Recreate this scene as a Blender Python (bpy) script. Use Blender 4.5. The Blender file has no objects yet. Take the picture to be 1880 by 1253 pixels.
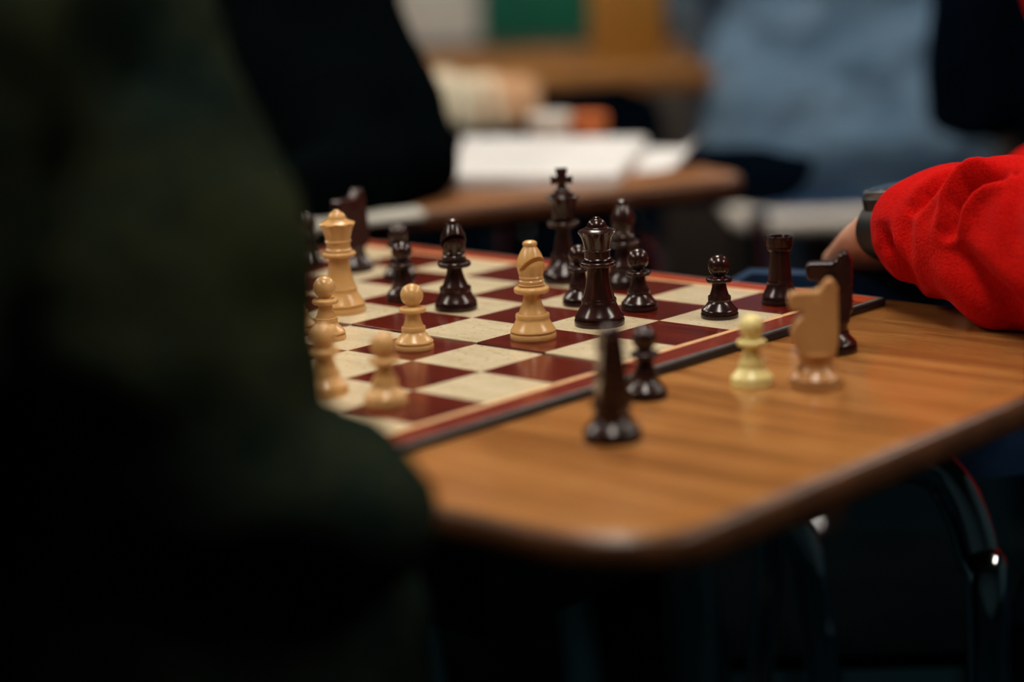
import bpy, bmesh, math, random
from mathutils import Vector as V, Matrix
import numpy as np

random.seed(7)
scene = bpy.context.scene
COL = scene.collection

# ------------------------------------------------------------------ camera
S = 0.055                    # side of one chess square (m)
ZB = 0.745                   # top of the chess board
ZT = 0.740                   # top of the desk
FPX = 3890.12                # focal length in pixels of the 1880 wide frame
RIGHT = V((0.66854802, -0.74256892, -0.04043455))
DOWN = V((-0.17911833, -0.10801566, -0.97787997))
FWD = V((0.72177571, 0.66100228, -0.20522136))
CAM = V((-0.69468651, -1.19746833, 1.01015947))

def at(px, py, d):
    """point of the place at distance d along the view axis"""
    return CAM + d * (FWD + RIGHT * ((px - 940) / FPX) + DOWN * ((py - 626.5) / FPX))

def gp(px, py, z):
    r = FWD + RIGHT * ((px - 940) / FPX) + DOWN * ((py - 626.5) / FPX)
    return CAM + r * ((z - CAM.z) / r.z)

cd = bpy.data.cameras.new('camera')
cam = bpy.data.objects.new('camera', cd)
COL.objects.link(cam)
M3 = Matrix((RIGHT, -DOWN, -FWD)).transposed()
cam.matrix_world = Matrix.Translation(CAM) @ M3.to_4x4()
cd.sensor_width = 36
cd.lens = FPX * 36 / 1880
cd.clip_start = 0.02
cd.dof.use_dof = True
cd.dof.focus_distance = 1.315
cd.dof.aperture_fstop = 2.2
cd.dof.aperture_blades = 0
scene.camera = cam

# ------------------------------------------------------------------ world, exposure
w = bpy.data.worlds.new('world')
scene.world = w
w.use_nodes = True
w.node_tree.nodes['Background'].inputs[0].default_value = (0.10, 0.26, 0.36, 1)
w.node_tree.nodes['Background'].inputs[1].default_value = 0.02
scene.view_settings.view_transform = 'Standard'
scene.view_settings.look = 'None'
scene.view_settings.gamma = 1
scene.view_settings.use_curve_mapping = False
scene.view_settings.exposure = 0.72
LAMP = 11.0                   # emission of the ceiling lamps
LAMP_COL = (1.0, 0.91, 0.79)

# room frame: a = along the view over the floor, b = to the right
FA = V((FWD.x, FWD.y, 0)).normalized()
FB = V((FA.y, -FA.x, 0))
ROOM_ANG = math.atan2(FA.y, FA.x)
def room(a, b, z=0):
    return V((CAM.x, CAM.y, 0)) + FA * a + FB * b + V((0, 0, z))

# ------------------------------------------------------------------ materials
def lin(r, g, b):
    f = lambda c: (c / 255 / 12.92) if c / 255 <= 0.04045 else ((c / 255 + 0.055) / 1.055) ** 2.4
    return (f(r), f(g), f(b), 1)

class N:
    def __init__(s, name):
        s.m = bpy.data.materials.new(name); s.m.use_nodes = True
        s.t = s.m.node_tree; s.b = s.t.nodes['Principled BSDF']
    def n(s, typ, **kw):
        x = s.t.nodes.new(typ)
        for k, v in kw.items():
            if k in x.inputs: x.inputs[k].default_value = v
            else: setattr(x, k, v)
        return x
    def l(s, a, b): s.t.links.new(a, b)
    def p(s, **kw):
        for k, v in kw.items(): s.b.inputs[k.replace('_', ' ')].default_value = v
        return s

def coords(n, scale=(1, 1, 1), rnd=False):
    tc = n.n('ShaderNodeTexCoord'); mp = n.n('ShaderNodeMapping')
    mp.inputs['Scale'].default_value = scale
    n.l(tc.outputs['Object'], mp.inputs['Vector'])
    if rnd:
        oi = n.n('ShaderNodeObjectInfo'); mu = n.n('ShaderNodeMath', operation='MULTIPLY')
        mu.inputs[1].default_value = 37.0
        n.l(oi.outputs['Random'], mu.inputs[0])
        cb = n.n('ShaderNodeCombineXYZ')
        for i in range(3): n.l(mu.outputs[0], cb.inputs[i])
        n.l(cb.outputs[0], mp.inputs['Location'])
    return mp.outputs[0]

def ramp(n, src, stops):
    r = n.n('ShaderNodeValToRGB')
    e = r.color_ramp.elements
    while len(e) < len(stops): e.new(0.5)
    for k, (p, c) in zip(e, stops): k.position = p; k.color = c
    n.l(src, r.inputs[0]); return r.outputs[0]

def noise_mat(name, c0, c1, scale=(20, 20, 20), detail=4, rough=0.5, bump=0.0, bscale=None, rnd=False, dist=0.001, lo=0.35, hi=0.65, **kw):
    n = N(name); n.p(Roughness=rough, **kw)
    v = coords(n, scale, rnd)
    t = n.n('ShaderNodeTexNoise', Scale=1.0, Detail=detail); n.l(v, t.inputs['Vector'])
    n.l(ramp(n, t.outputs['Fac'], [(lo, c0), (hi, c1)]), n.b.inputs['Base Color'])
    if bump:
        if bscale:
            t = n.n('ShaderNodeTexNoise', Scale=1.0, Detail=2); n.l(coords(n, bscale, rnd), t.inputs['Vector'])
        bp = n.n('ShaderNodeBump', Strength=bump, Distance=dist)
        n.l(t.outputs['Fac'], bp.inputs['Height']); n.l(bp.outputs[0], n.b.inputs['Normal'])
    return n.m

M = {}
M['dark'] = noise_mat('dark_plastic', (0.0165, 0.0052, 0.0048, 1), (0.030, 0.0085, 0.0072, 1), (60, 60, 60), rough=0.2, rnd=True, Specular_IOR_Level=0.5)
M['tan'] = noise_mat('tan_plastic', lin(206, 158, 98), lin(214, 168, 108), (50, 50, 50), rough=0.24, rnd=True, Subsurface_Weight=0.0)
M['tan_dark'] = noise_mat('brown_tan_plastic', lin(178, 126, 76), lin(188, 138, 86), (50, 50, 50), rough=0.24, rnd=True)
M['pale'] = noise_mat('pale_plastic', lin(236, 220, 142), lin(240, 226, 156), (50, 50, 50), rough=0.24, rnd=True)
M['felt'] = noise_mat('felt', lin(20, 30, 22), lin(28, 40, 30), (400, 400, 400), rough=0.95)

def veneer(name, cs, sc, rough, speck=None, bump=0.05):
    n = N(name); n.p(Roughness=rough, Specular_IOR_Level=0.35)
    v = coords(n, sc, True)
    t = n.n('ShaderNodeTexNoise', Scale=1.0, Detail=6, Roughness=0.62); n.l(v, t.inputs['Vector'])
    c = ramp(n, t.outputs['Fac'], cs)
    if speck:
        v2 = coords(n, (420, 260, 300), True)
        t2 = n.n('ShaderNodeTexNoise', Scale=1.0, Detail=2); n.l(v2, t2.inputs['Vector'])
        k = ramp(n, t2.outputs['Fac'], [(0.30, (1, 1, 1, 1)), (0.37, (0, 0, 0, 1))])
        mx = n.n('ShaderNodeMix', data_type='RGBA')
        n.l(k, mx.inputs[0]); n.l(c, mx.inputs[6]); mx.inputs[7].default_value = speck
        c = mx.outputs[2]
    n.l(c, n.b.inputs['Base Color'])
    bp = n.n('ShaderNodeBump', Strength=bump, Distance=0.0004)
    n.l(t.outputs['Fac'], bp.inputs['Height']); n.l(bp.outputs[0], n.b.inputs['Normal'])
    return n.m
M['sq_dark'] = veneer('mahogany_veneer', [(0.32, lin(60, 14, 9)), (0.5, lin(92, 25, 14)), (0.7, lin(126, 42, 22))], (420, 16, 60), 0.2, bump=0.10)
M['sq_light'] = veneer('maple_veneer', [(0.3, lin(198, 182, 148)), (0.7, lin(217, 203, 172))], (120, 30, 60), 0.25, speck=lin(182, 152, 104))
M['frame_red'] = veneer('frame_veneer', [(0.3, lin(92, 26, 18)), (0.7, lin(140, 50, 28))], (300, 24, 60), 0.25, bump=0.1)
M['frame_end_sheen'] = veneer('end_frame_sheen_veneer', [(0.3, lin(150, 52, 26)), (0.7, lin(188, 78, 38))], (300, 24, 60), 0.25, bump=0.1)  # red frame veneer again, a grazing reflection painted in as lighter orange
M['inlay'] = noise_mat('inlay_maple', lin(214, 168, 118), lin(226, 186, 138), (200, 20, 20), rough=0.35)
M['vinyl'] = noise_mat('black_edge_band', lin(14, 20, 24), lin(22, 30, 34), (300, 300, 300), rough=0.42)
M['vinyl_top'] = noise_mat('grey_edge_bead', lin(70, 76, 78), lin(92, 96, 96), (300, 300, 300), rough=0.4)

def oak(name, cs, rough=0.22):
    n = N(name); n.p(Roughness=rough)
    v = coords(n, (52, 3.2, 30))
    t = n.n('ShaderNodeTexNoise', Scale=1.0, Detail=5, Roughness=0.6, Distortion=0.5); n.l(v, t.inputs['Vector'])
    v2 = coords(n, (520, 22, 200))
    t2 = n.n('ShaderNodeTexNoise', Scale=1.0, Detail=3); n.l(v2, t2.inputs['Vector'])
    c = ramp(n, t.outputs['Fac'], cs)
    k = ramp(n, t2.outputs['Fac'], [(0.34, (0.62, 0.52, 0.44, 1)), (0.50, (1, 1, 1, 1))])
    mx = n.n('ShaderNodeMix', data_type='RGBA', blend_type='MULTIPLY'); mx.inputs[0].default_value = 0.75
    n.l(c, mx.inputs[6]); n.l(k, mx.inputs[7]); n.l(mx.outputs[2], n.b.inputs['Base Color'])
    bp = n.n('ShaderNodeBump', Strength=0.08, Distance=0.0004)
    n.l(t2.outputs['Fac'], bp.inputs['Height']); n.l(bp.outputs[0], n.b.inputs['Normal'])
    return n.m
M['oak'] = oak('oak_laminate', [(0.30, lin(122, 76, 38)), (0.48, lin(160, 106, 56)), (0.68, lin(184, 130, 74))], 0.15)
M['oak_far'] = oak('brown_oak', [(0.3, lin(130, 84, 48)), (0.7, lin(172, 118, 72))], 0.3)
M['edge'] = noise_mat('brown_edge_band', lin(74, 44, 24), lin(92, 56, 30), (40, 40, 40), rough=0.35)
n = N('chrome'); n.p(Base_Color=(0.42, 0.44, 0.46, 1), Metallic=1.0, Roughness=0.10); M['chrome'] = n.m
M['darkwood'] = oak('dark_wood', [(0.3, lin(34, 28, 24)), (0.7, lin(56, 44, 36))], 0.5)
M['steel'] = noise_mat('dark_steel_box', lin(24, 30, 34), lin(34, 40, 44), (30, 30, 30), rough=0.5)
M['chair'] = noise_mat('navy_plastic', lin(24, 46, 76), lin(34, 60, 92), (80, 80, 80), rough=0.32, bump=0.1)
M['paper'] = noise_mat('paper', lin(214, 214, 214), lin(224, 224, 224), (20, 20, 20), rough=0.8)
M['greypaper'] = noise_mat('grey_paper', lin(168, 166, 156), lin(190, 188, 178), (20, 20, 20), rough=0.8)
M['cream'] = noise_mat('cream_cloth', lin(206, 198, 172), lin(222, 212, 188), (60, 60, 60), rough=0.9)
M['peach'] = noise_mat('peach_cloth', lin(196, 150, 112), lin(210, 166, 128), (60, 60, 60), rough=0.9)
M['orange'] = noise_mat('orange_rubber', lin(198, 98, 40), lin(214, 112, 50), (60, 60, 60), rough=0.6)
M['green'] = noise_mat('green_plastic', lin(10, 92, 70), lin(16, 104, 80), (10, 10, 10), rough=0.5)
M['gold'] = noise_mat('gold_cardboard', lin(156, 106, 34), lin(174, 122, 42), (10, 10, 10), rough=0.6)
M['white'] = noise_mat('white_board', lin(214, 206, 196), lin(226, 220, 210), (10, 10, 10), rough=0.5)
M['tanwood'] = oak('tan_wood', [(0.3, lin(120, 78, 36)), (0.7, lin(158, 108, 54))], 0.45)
M['wall'] = noise_mat('wall_paint', lin(42, 68, 78), lin(52, 80, 88), (6, 6, 6), rough=0.9)  # dark teal chosen to dim the bounced light and tint the shadows cool
M['floor'] = noise_mat('dark_carpet', lin(5, 16, 20), lin(9, 22, 27), (160, 160, 160), rough=0.95, bump=0.3, Specular_IOR_Level=0.0)
M['ceil'] = noise_mat('ceiling_tile', lin(120, 128, 128), lin(132, 138, 136), (60, 60, 60), rough=0.9)
M['lampbody'] = noise_mat('lamp_housing', lin(210, 210, 206), lin(220, 220, 216), (10, 10, 10), rough=0.5)
n = N('lamp_diffuser'); n.p(Base_Color=(0.9, 0.9, 0.9, 1)); n.b.inputs['Emission Color'].default_value = LAMP_COL + (1,)
n.b.inputs['Emission Strength'].default_value = LAMP; M['lamp'] = n.m

def cloth(name, c0, c1, scale=250, bump=0.5, sheen=0.3, rough=0.9, dist=0.0012, spec=0.0):
    n = N(name); n.p(Roughness=rough, Sheen_Weight=sheen, Sheen_Roughness=0.5, Specular_IOR_Level=spec)
    v = coords(n)
    t = n.n('ShaderNodeTexNoise', Scale=scale, Detail=3, Roughness=0.6); n.l(v, t.inputs['Vector'])
    t2 = n.n('ShaderNodeTexNoise', Scale=9.0, Detail=2); n.l(v, t2.inputs['Vector'])
    ad = n.n('ShaderNodeMath', operation='ADD'); n.l(t.outputs['Fac'], ad.inputs[0]); n.l(t2.outputs['Fac'], ad.inputs[1])
    hf = n.n('ShaderNodeMath', operation='MULTIPLY'); hf.inputs[1].default_value = 0.5; n.l(ad.outputs[0], hf.inputs[0])
    n.l(ramp(n, hf.outputs[0], [(0.38, c0), (0.62, c1)]), n.b.inputs['Base Color'])
    bp = n.n('ShaderNodeBump', Strength=bump, Distance=dist)
    n.l(t.outputs['Fac'], bp.inputs['Height']); n.l(bp.outputs[0], n.b.inputs['Normal'])
    return n.m
M['red'] = cloth('red_fleece', lin(184, 13, 13), lin(210, 27, 20), 560, 1.0, 0.03, dist=0.0012)
M['olive'] = cloth('dark_olive_cloth', lin(12, 24, 25), lin(40, 44, 28), 160, 0.4, 0.0)
M['black'] = cloth('black_cloth', lin(3, 6, 8), lin(6, 10, 12), 200, 0.3, 0.0)
M['blue'] = cloth('blue_denim', lin(80, 110, 138), lin(108, 134, 158), 300, 0.4, 0.1)
M['navy'] = cloth('navy_cloth', lin(4, 12, 22), lin(8, 18, 30), 200, 0.3, 0.0)
M['jeans'] = cloth('dark_jeans', lin(12, 28, 42), lin(20, 38, 54), 400, 0.3, 0.0)
M['skin'] = noise_mat('skin', lin(196, 140, 116), lin(210, 156, 130), (60, 60, 60), rough=0.5, bump=0.15, bscale=(900, 900, 900))
M['hair'] = noise_mat('brown_hair', lin(30, 20, 14), lin(52, 34, 22), (300, 300, 20), rough=0.5)
M['watch'] = noise_mat('watch_rubber', lin(10, 13, 15), lin(18, 22, 24), (300, 300, 300), rough=0.45)
n = N('watch_metal'); n.p(Base_Color=(0.45, 0.46, 0.47, 1), Metallic=1.0, Roughness=0.28); M['watchmetal'] = n.m
n = N('watch_glass'); n.p(Base_Color=(0.02, 0.02, 0.022, 1), Roughness=0.05); M['watchglass'] = n.m
M['shoe'] = noise_mat('shoe_rubber', lin(20, 22, 24), lin(30, 32, 34), (50, 50, 50), rough=0.6)
M['eye'] = noise_mat('eye_white', lin(225, 222, 215), lin(235, 232, 226), (20, 20, 20), rough=0.2)

# ------------------------------------------------------------------ mesh helpers
def empty(name, loc=(0, 0, 0), rz=0):
    o = bpy.data.objects.new(name, None); COL.objects.link(o)
    o.location = loc; o.rotation_euler = (0, 0, rz); o.empty_display_size = 0.02
    return o

def tag(o, label=None, cat=None, group=None, kind=None):
    if label: o['label'] = label
    if cat: o['category'] = cat
    if group: o['group'] = group
    if kind: o['kind'] = kind
    return o

def link(name, me, mat, parent=None):
    o = bpy.data.objects.new(name, me); COL.objects.link(o)
    if mat is not None and len(me.materials) == 0: me.materials.append(mat)
    if parent is not None: o.parent = parent
    return o

def mesh(name, vs, fs, smooth=35):
    me = bpy.data.meshes.new(name); me.from_pydata([tuple(v) for v in vs], [], fs)
    bm = bmesh.new(); bm.from_mesh(me); bmesh.ops.recalc_face_normals(bm, faces=bm.faces); bm.to_mesh(me); bm.free()
    if smooth:
        me.shade_smooth(); me.set_sharp_from_angle(angle=math.radians(smooth))
    return me

def bmmesh(name, bm, smooth=35):
    me = bpy.data.meshes.new(name); bmesh.ops.recalc_face_normals(bm, faces=bm.faces); bm.to_mesh(me); bm.free()
    if smooth:
        me.shade_smooth(); me.set_sharp_from_angle(angle=math.radians(smooth))
    return me

def lathe(name, prof, seg=56, rf=None, smooth=40):
    """closed lathe of (r,z) points from bottom to top, radii in metres"""
    vs, fs = [], []
    for k, (r, z) in enumerate(prof):
        for a in range(seg):
            t = 2 * math.pi * a / seg
            rr, zz = (rf(k, r, z, t) if rf else (r, z))
            vs.append((rr * math.cos(t), rr * math.sin(t), zz))
    for k in range(len(prof) - 1):
        for a in range(seg):
            b = (a + 1) % seg
            fs.append((k * seg + a, k * seg + b, (k + 1) * seg + b, (k + 1) * seg + a))
    fs.append(tuple(range(seg - 1, -1, -1)))
    fs.append(tuple((len(prof) - 1) * seg + a for a in range(seg)))
    return mesh(name, vs, fs, smooth)

def bevel_box(name, sx, sy, sz, bev=0.002, seg=2, z0=0.0, smooth=35):
    bm = bmesh.new(); bmesh.ops.create_cube(bm, size=1)
    for v in bm.verts: v.co = V((v.co.x * sx, v.co.y * sy, (v.co.z + 0.5) * sz + z0))
    if bev: bmesh.ops.bevel(bm, geom=list(bm.edges), offset=bev, segments=seg, profile=0.5, affect='EDGES')
    return bmmesh(name, bm, smooth)

def tube_mesh(name, pts, r, seg=14, sub=6, closed=False):
    """round tube through pts (Catmull-Rom)"""
    P = [V(p) for p in pts]; path = []
    nseg = len(P) - 1
    for i in range(nseg):
        p0 = P[max(i - 1, 0)]; p1 = P[i]; p2 = P[i + 1]; p3 = P[min(i + 2, len(P) - 1)]
        for k in range(sub):
            t = k / sub
            path.append(0.5 * ((2 * p1) + (p2 - p0) * t + (2 * p0 - 5 * p1 + 4 * p2 - p3) * t * t + (3 * p1 - p0 - 3 * p2 + p3) * t ** 3))
    path.append(P[-1])
    vs, fs = [], []
    T = (path[1] - path[0]).normalized(); up = V((0, 0, 1)) if abs(T.z) < 0.9 else V((1, 0, 0))
    A = T.cross(up).normalized()
    for i, p in enumerate(path):
        T = (path[min(i + 1, len(path) - 1)] - path[max(i - 1, 0)]).normalized()
        A = (A - T * A.dot(T)).normalized(); B = T.cross(A)
        for a in range(seg):
            t = 2 * math.pi * a / seg
            vs.append(p + r * (A * math.cos(t) + B * math.sin(t)))
    for k in range(len(path) - 1):
        for a in range(seg):
            b = (a + 1) % seg
            fs.append((k * seg + a, k * seg + b, (k + 1) * seg + b, (k + 1) * seg + a))
    fs.append(tuple(range(seg - 1, -1, -1))); fs.append(tuple((len(path) - 1) * seg + a for a in range(seg)))
    return mesh(name, vs, fs, 50)

def eval_mods(name, me, setup, smooth=None):
    """apply modifiers made by setup(obj) and return the resulting mesh"""
    o = bpy.data.objects.new('tmp', me); COL.objects.link(o)
    extra = setup(o) or []
    dg = bpy.context.evaluated_depsgraph_get(); dg.update()
    ev = o.evaluated_get(dg)
    out = bpy.data.meshes.new_from_object(ev, depsgraph=dg)
    out.name = name
    bpy.data.objects.remove(o)
    for x in extra: bpy.data.objects.remove(x)
    if smooth:
        out.shade_smooth(); out.set_sharp_from_angle(angle=math.radians(smooth))
    return out

# ------------------------------------------------------------------ the room
A0, A1, B0, B1, HC = -3.2, 6.4, -4.2, 4.2, 2.75
def slab(name, c, sx, sy, sz, mat, label):
    o = link(name, bevel_box(name, sx, sy, sz, 0, smooth=0), mat)
    o.location = c; o.rotation_euler = (0, 0, ROOM_ANG)
    return tag(o, label, name.split('_')[0], kind='structure')
am, bm_ = (A0 + A1) / 2, (B0 + B1) / 2
slab('floor', room(am, bm_, -0.1), A1 - A0 + 0.4, B1 - B0 + 0.4, 0.1, M['floor'], 'dark carpeted classroom floor')
slab('ceiling', room(am, bm_, HC), A1 - A0 + 0.4, B1 - B0 + 0.4, 0.1, M['ceil'], 'pale tiled classroom ceiling')
slab('wall_back', room(A1 + 0.05, bm_, 0), 0.1, B1 - B0, HC, M['wall'], 'dark teal painted wall behind the counter')
slab('wall_front', room(A0 - 0.05, bm_, 0), 0.1, B1 - B0, HC, M['wall'], 'dark teal painted wall behind the camera')
slab('wall_left', room(am, B0 - 0.05, 0), A1 - A0, 0.1, HC, M['wall'], 'dark teal painted wall on the left')
slab('wall_right', room(am, B1 + 0.05, 0), A1 - A0, 0.1, HC, M['wall'], 'dark teal painted wall on the right')

# ceiling lamps (fluorescent troffers)
def troffer(a, b, label):
    t = empty('ceiling_lamp', room(a, b, HC), ROOM_ANG)
    tag(t, label, 'ceiling lamp', 'fluorescent ceiling lamps')
    L, W_ = 1.2, 0.42
    f = link('lamp_frame', lamp_meshes['frame'], M['lampbody'], t)
    d = link('diffuser', lamp_meshes['diff'], M['lamp'], t)
    return t
lamp_meshes = {}
bm = bmesh.new()
for (x, y, sx, sy) in ((0, 0.225, 1.26, 0.03), (0, -0.225, 1.26, 0.03), (0.615, 0, 0.03, 0.42), (-0.615, 0, 0.03, 0.42)):
    m = bmesh.ops.create_cube(bm, size=1)
    for v in m['verts']: v.co = V((v.co.x * sx + x, v.co.y * sy + y, v.co.z * 0.05 - 0.027))
lamp_meshes['frame'] = bmmesh('lamp_frame', bm, 0)
lamp_meshes['diff'] = bevel_box('diffuser', 1.2, 0.42, 0.02, 0, z0=-0.032, smooth=0)
for i, a in enumerate((0.6, 2.7, 4.8)):
    for j, b in enumerate((-2.2, 0.0, 2.2)):
        if i == 2 and j == 1: continue
        troffer(a, b, ['left', 'middle', 'right'][j] + ' fluorescent ceiling lamp in the ' + ['row above the near desk', 'row above the middle desks', 'row nearest the back wall'][i])

# ------------------------------------------------------------------ the desk with the board
TX0, TX1, TY0, TY1 = -0.039, 0.490, -0.664, 0.045
def round_rect(x0, x1, y0, y1, r, k=10):
    out = []
    for (cx, cy, a0) in ((x1 - r, y1 - r, 0), (x0 + r, y1 - r, 90), (x0 + r, y0 + r, 180), (x1 - r, y0 + r, 270)):
        for i in range(k + 1):
            a = math.radians(a0 + 90 * i / k); out.append((cx + r * math.cos(a), cy + r * math.sin(a)))
    return out
def plate(name, outl, z0, z1, bev=0.0015, smooth=35):
    bm = bmesh.new()
    f = bm.faces.new([bm.verts.new((x, y, z0)) for x, y in outl])
    r = bmesh.ops.extrude_face_region(bm, geom=[f])
    for v in r['geom']:
        if isinstance(v, bmesh.types.BMVert): v.co.z = z1
    if bev:
        ed = [e for e in bm.edges if abs(e.verts[0].co.z - e.verts[1].co.z) < 1e-6]
        bmesh.ops.bevel(bm, geom=ed, offset=bev, segments=3, profile=0.5, affect='EDGES')
    return bmmesh(name, bm, smooth)

def make_desk(name, label, w_, d_, r, top_mat, origin, rz, legs, box=True):
    """w_ along local x, d_ along local y, origin = local (0,0) corner at floor level"""
    t = empty(name, origin, rz); tag(t, label, 'desk', 'classroom desks')
    e = 0.006
    top = link('desk_top', plate('desk_top', round_rect(e, w_ - e, e, d_ - e, r - e), ZT - 0.0155, ZT, 0.0012), top_mat, t)
    o = round_rect(0, w_, 0, d_, r); i_ = round_rect(e * 0.9, w_ - e * 0.9, e * 0.9, d_ - e * 0.9, r - e * 0.9)
    vs, fs = [], []; k = len(o)
    prof = [(1, ZT - 0.0172), (0.3, ZT - 0.0162), (0, ZT - 0.0135), (0, ZT - 0.0070), (0.1, ZT - 0.0042), (0.3, ZT - 0.0020), (0.6, ZT - 0.0007), (1, ZT - 0.0001)]
    for f_, z in prof:
        for (ox, oy), (ix, iy) in zip(o, i_): vs.append((ox + (ix - ox) * f_, oy + (iy - oy) * f_, z))
    for m in range(len(prof)):
        for a in range(k):
            b = (a + 1) % k; m2 = (m + 1) % len(prof)
            fs.append((m * k + a, m * k + b, m2 * k + b, m2 * k + a))
    link('edge_band', mesh('edge_band', vs, fs, 40), M['edge'], t)
    if box:
        bx = link('book_box', bevel_box('book_box', w_ * 0.62, d_ * 0.6, 0.085, 0.004, z0=ZT - 0.022 - 0.086), M['steel'], t)
        bx.location = (w_ * 0.5, d_ * 0.56, 0)
    for q, pts in enumerate(legs):
        link('leg', tube_mesh('leg', pts, 0.009 if (q == 0 and box) else 0.0127, 16, 8), M['chrome'], t)
    return t
W0, D0 = TX1 - TX0, TY1 - TY0
zz = ZT - 0.036
def U_leg(x, y, dx, dy):   # a bent leg: rail under the top, bend, slanted post, foot
    return [(x + dx * 0.16, y + dy * 0.10, zz), (x + dx * 0.07, y + dy * 0.045, zz), (x + dx * 0.02, y + dy * 0.012, zz - 0.02), (x, y, zz - 0.07), (x - dx * 0.01, y - dy * 0.006, zz - 0.3), (x - dx * 0.02, y - dy * 0.012, 0.012)]
make_desk('school_desk', 'oak topped school desk with chrome legs carrying the chess board', W0, D0, 0.055, M['oak'], (TX0, TY0, 0), 0,
          [[tuple(q - V((TX0, TY0, 0))) for q in (V((0.09, -0.52, zz)), V((0.150, -0.575, zz)), V((0.168, -0.598, zz - 0.018)), V((0.173, -0.606, zz - 0.06)), V((0.178, -0.612, 0.55)), V((0.20, -0.63, 0.012)))],
           [tuple(q - V((TX0, TY0, 0))) for q in (V((0.28, -0.50, zz)), at(1640, 838, 1.2), at(1735, 880, 1.2), at(1795, 1020, 1.2), at(1817, 1250, 1.2), V((0.315, -0.64, 0.012)))],
           U_leg(0.20, D0 - 0.06, 1, -1), U_leg(W0 - 0.16, D0 - 0.06, -1, -1)])

# ------------------------------------------------------------------ the chess board
BW = 0.46 * S; BE = 0.04 * S     # border width, thickness of the black edge
board = empty('chess_board', (0, 0, ZT))
tag(board, 'folding chess board with red brown and cream squares lying on the desk', 'chess board')
TH = ZB - ZT
tile_t = 0.0012
def tile_mesh(name):
    return bevel_box(name, S - 0.00012, S - 0.00012, tile_t, 0.00012, 1, z0=TH - tile_t, smooth=0)
tm = {0: tile_mesh('dark_square'), 1: tile_mesh('light_square')}
tm[0].materials.append(M['sq_dark']); tm[1].materials.append(M['sq_light'])
GAP = 0.0008
LIFT = 0.0009                 # the far half lies a little higher at the fold
INL = 0.085 * S
for half in (0, 1):
    x0, x1 = (-BW, 4 * S - GAP) if half == 0 else (4 * S + GAP, 8 * S + BW)
    y0, y1 = -8 * S - BW, BW
    h = link('board_half', plate('board_half', [(x0, y0), (x1, y0), (x1, y1), (x0, y1)], 0.0, TH - 0.0012 + LIFT * half, 0.0006), M['vinyl'], board)
    # squares of this half
    for i in range(half * 4, half * 4 + 4):
        for j in range(8):
            sq = link('square', tm[0 if (i + j) % 2 == 0 else 1], None, h)
            sx = (i + 0.5) * S
            if half == 0 and i == 3: sx -= GAP
            if half == 1 and i == 4: sx += GAP
            sq.location = (sx, -(j + 0.5) * S, LIFT * half)
    # inlay line, red frame strips and grey bead; the strips stop at the fold
    def strip(name, xa, xb, ya, yb, mat, dz=0.0, t=0.0012):
        me = bevel_box(name, xb - xa - 0.0001, yb - ya - 0.0001, t, 0.00015, 1, z0=TH - t + dz, smooth=0)
        o = link(name, me, mat, h); o.location = ((xa + xb) / 2, (ya + yb) / 2, LIFT * half); return o
    def ring(name, in_, out_, mat, dz=0.0):
        # three strips of a frame around the playing field
        xi = -in_ if half == 0 else 8 * S + in_
        xo = -out_ if half == 0 else 8 * S + out_
        xf = 4 * S - GAP if half == 0 else 4 * S + GAP
        strip(name, min(xi, xo), max(xi, xo), -8 * S - out_, out_, M['frame_end_sheen'] if mat is M['frame_red'] else mat, dz)
        a, b = sorted((xi, xf))
        strip(name, a, b, in_, out_, mat, dz); strip(name, a, b, -8 * S - out_, -8 * S - in_, mat, dz)
    ring('inlay_line', 0, INL, M['inlay'])
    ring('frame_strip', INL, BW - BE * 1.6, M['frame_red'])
    ring('edge_bead', BW - BE * 1.6, BW - BE * 0.15, M['vinyl_top'], -0.0002)

# ------------------------------------------------------------------ chess pieces
def sc(p): return [(r * S, z * S) for r, z in p]
def base_prof(rb, zr, bell_top_r, bell_top, ring_r, ring_h):
    """foot rim, groove, bell and ring"""
    p = [(rb * 0.985, 0), (rb, 0.008), (rb, zr - 0.012), (rb * 0.985, zr - 0.003), (rb * 0.90, zr + 0.001), (rb * 0.90, zr + 0.009),
         (rb * 0.955, zr + 0.013), (rb * 0.985, zr + 0.022), (rb * 0.97, zr + 0.036)]
    for k in range(1, 9):
        t = k / 8
        z = zr + 0.036 + (bell_top - zr - 0.036) * t
        r = bell_top_r + (rb * 0.97 - bell_top_r) * (1 - t) ** 1.25
        p.append((r, z))
    p += [(ring_r * 0.985, bell_top + 0.004), (ring_r, bell_top + ring_h * 0.3), (ring_r, bell_top + ring_h * 0.62), (ring_r * 0.975, bell_top + ring_h * 0.9), (ring_r * 0.9, bell_top + ring_h), (ring_r * 0.7, bell_top + ring_h + 0.002)]
    return p
def stem_prof(r0, z0, r1, z1, k=8, pw=1.8):
    return [(r1 + (r0 - r1) * (1 - t / k) ** pw, z0 + (z1 - z0) * t / k) for t in range(k + 1)]
def collar_prof(r, z0, z1, rin):
    zm = (z0 + z1) / 2; h = (z1 - z0) / 2
    p = [(rin, z0 - 0.004), (r * 0.72, z0)]
    for k in range(-3, 4):
        a = k / 3 * math.radians(75); p.append((r - 0.5 * h * (1 - math.cos(a)) * 1.4, zm + h * math.sin(a) * 0.95))
    p += [(r * 0.7, z1 + 0.004), (rin, z1 + 0.010)]
    return p
def ball(r, zc, z0=None, k=14):
    out = []
    a0 = -80 if z0 is None else math.degrees(math.asin(max(-1, (z0 - zc) / r)))
    for i in range(k + 1):
        a = math.radians(a0 + (88.5 - a0) * i / k); out.append((r * math.cos(a), zc + r * math.sin(a)))
    return out

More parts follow.
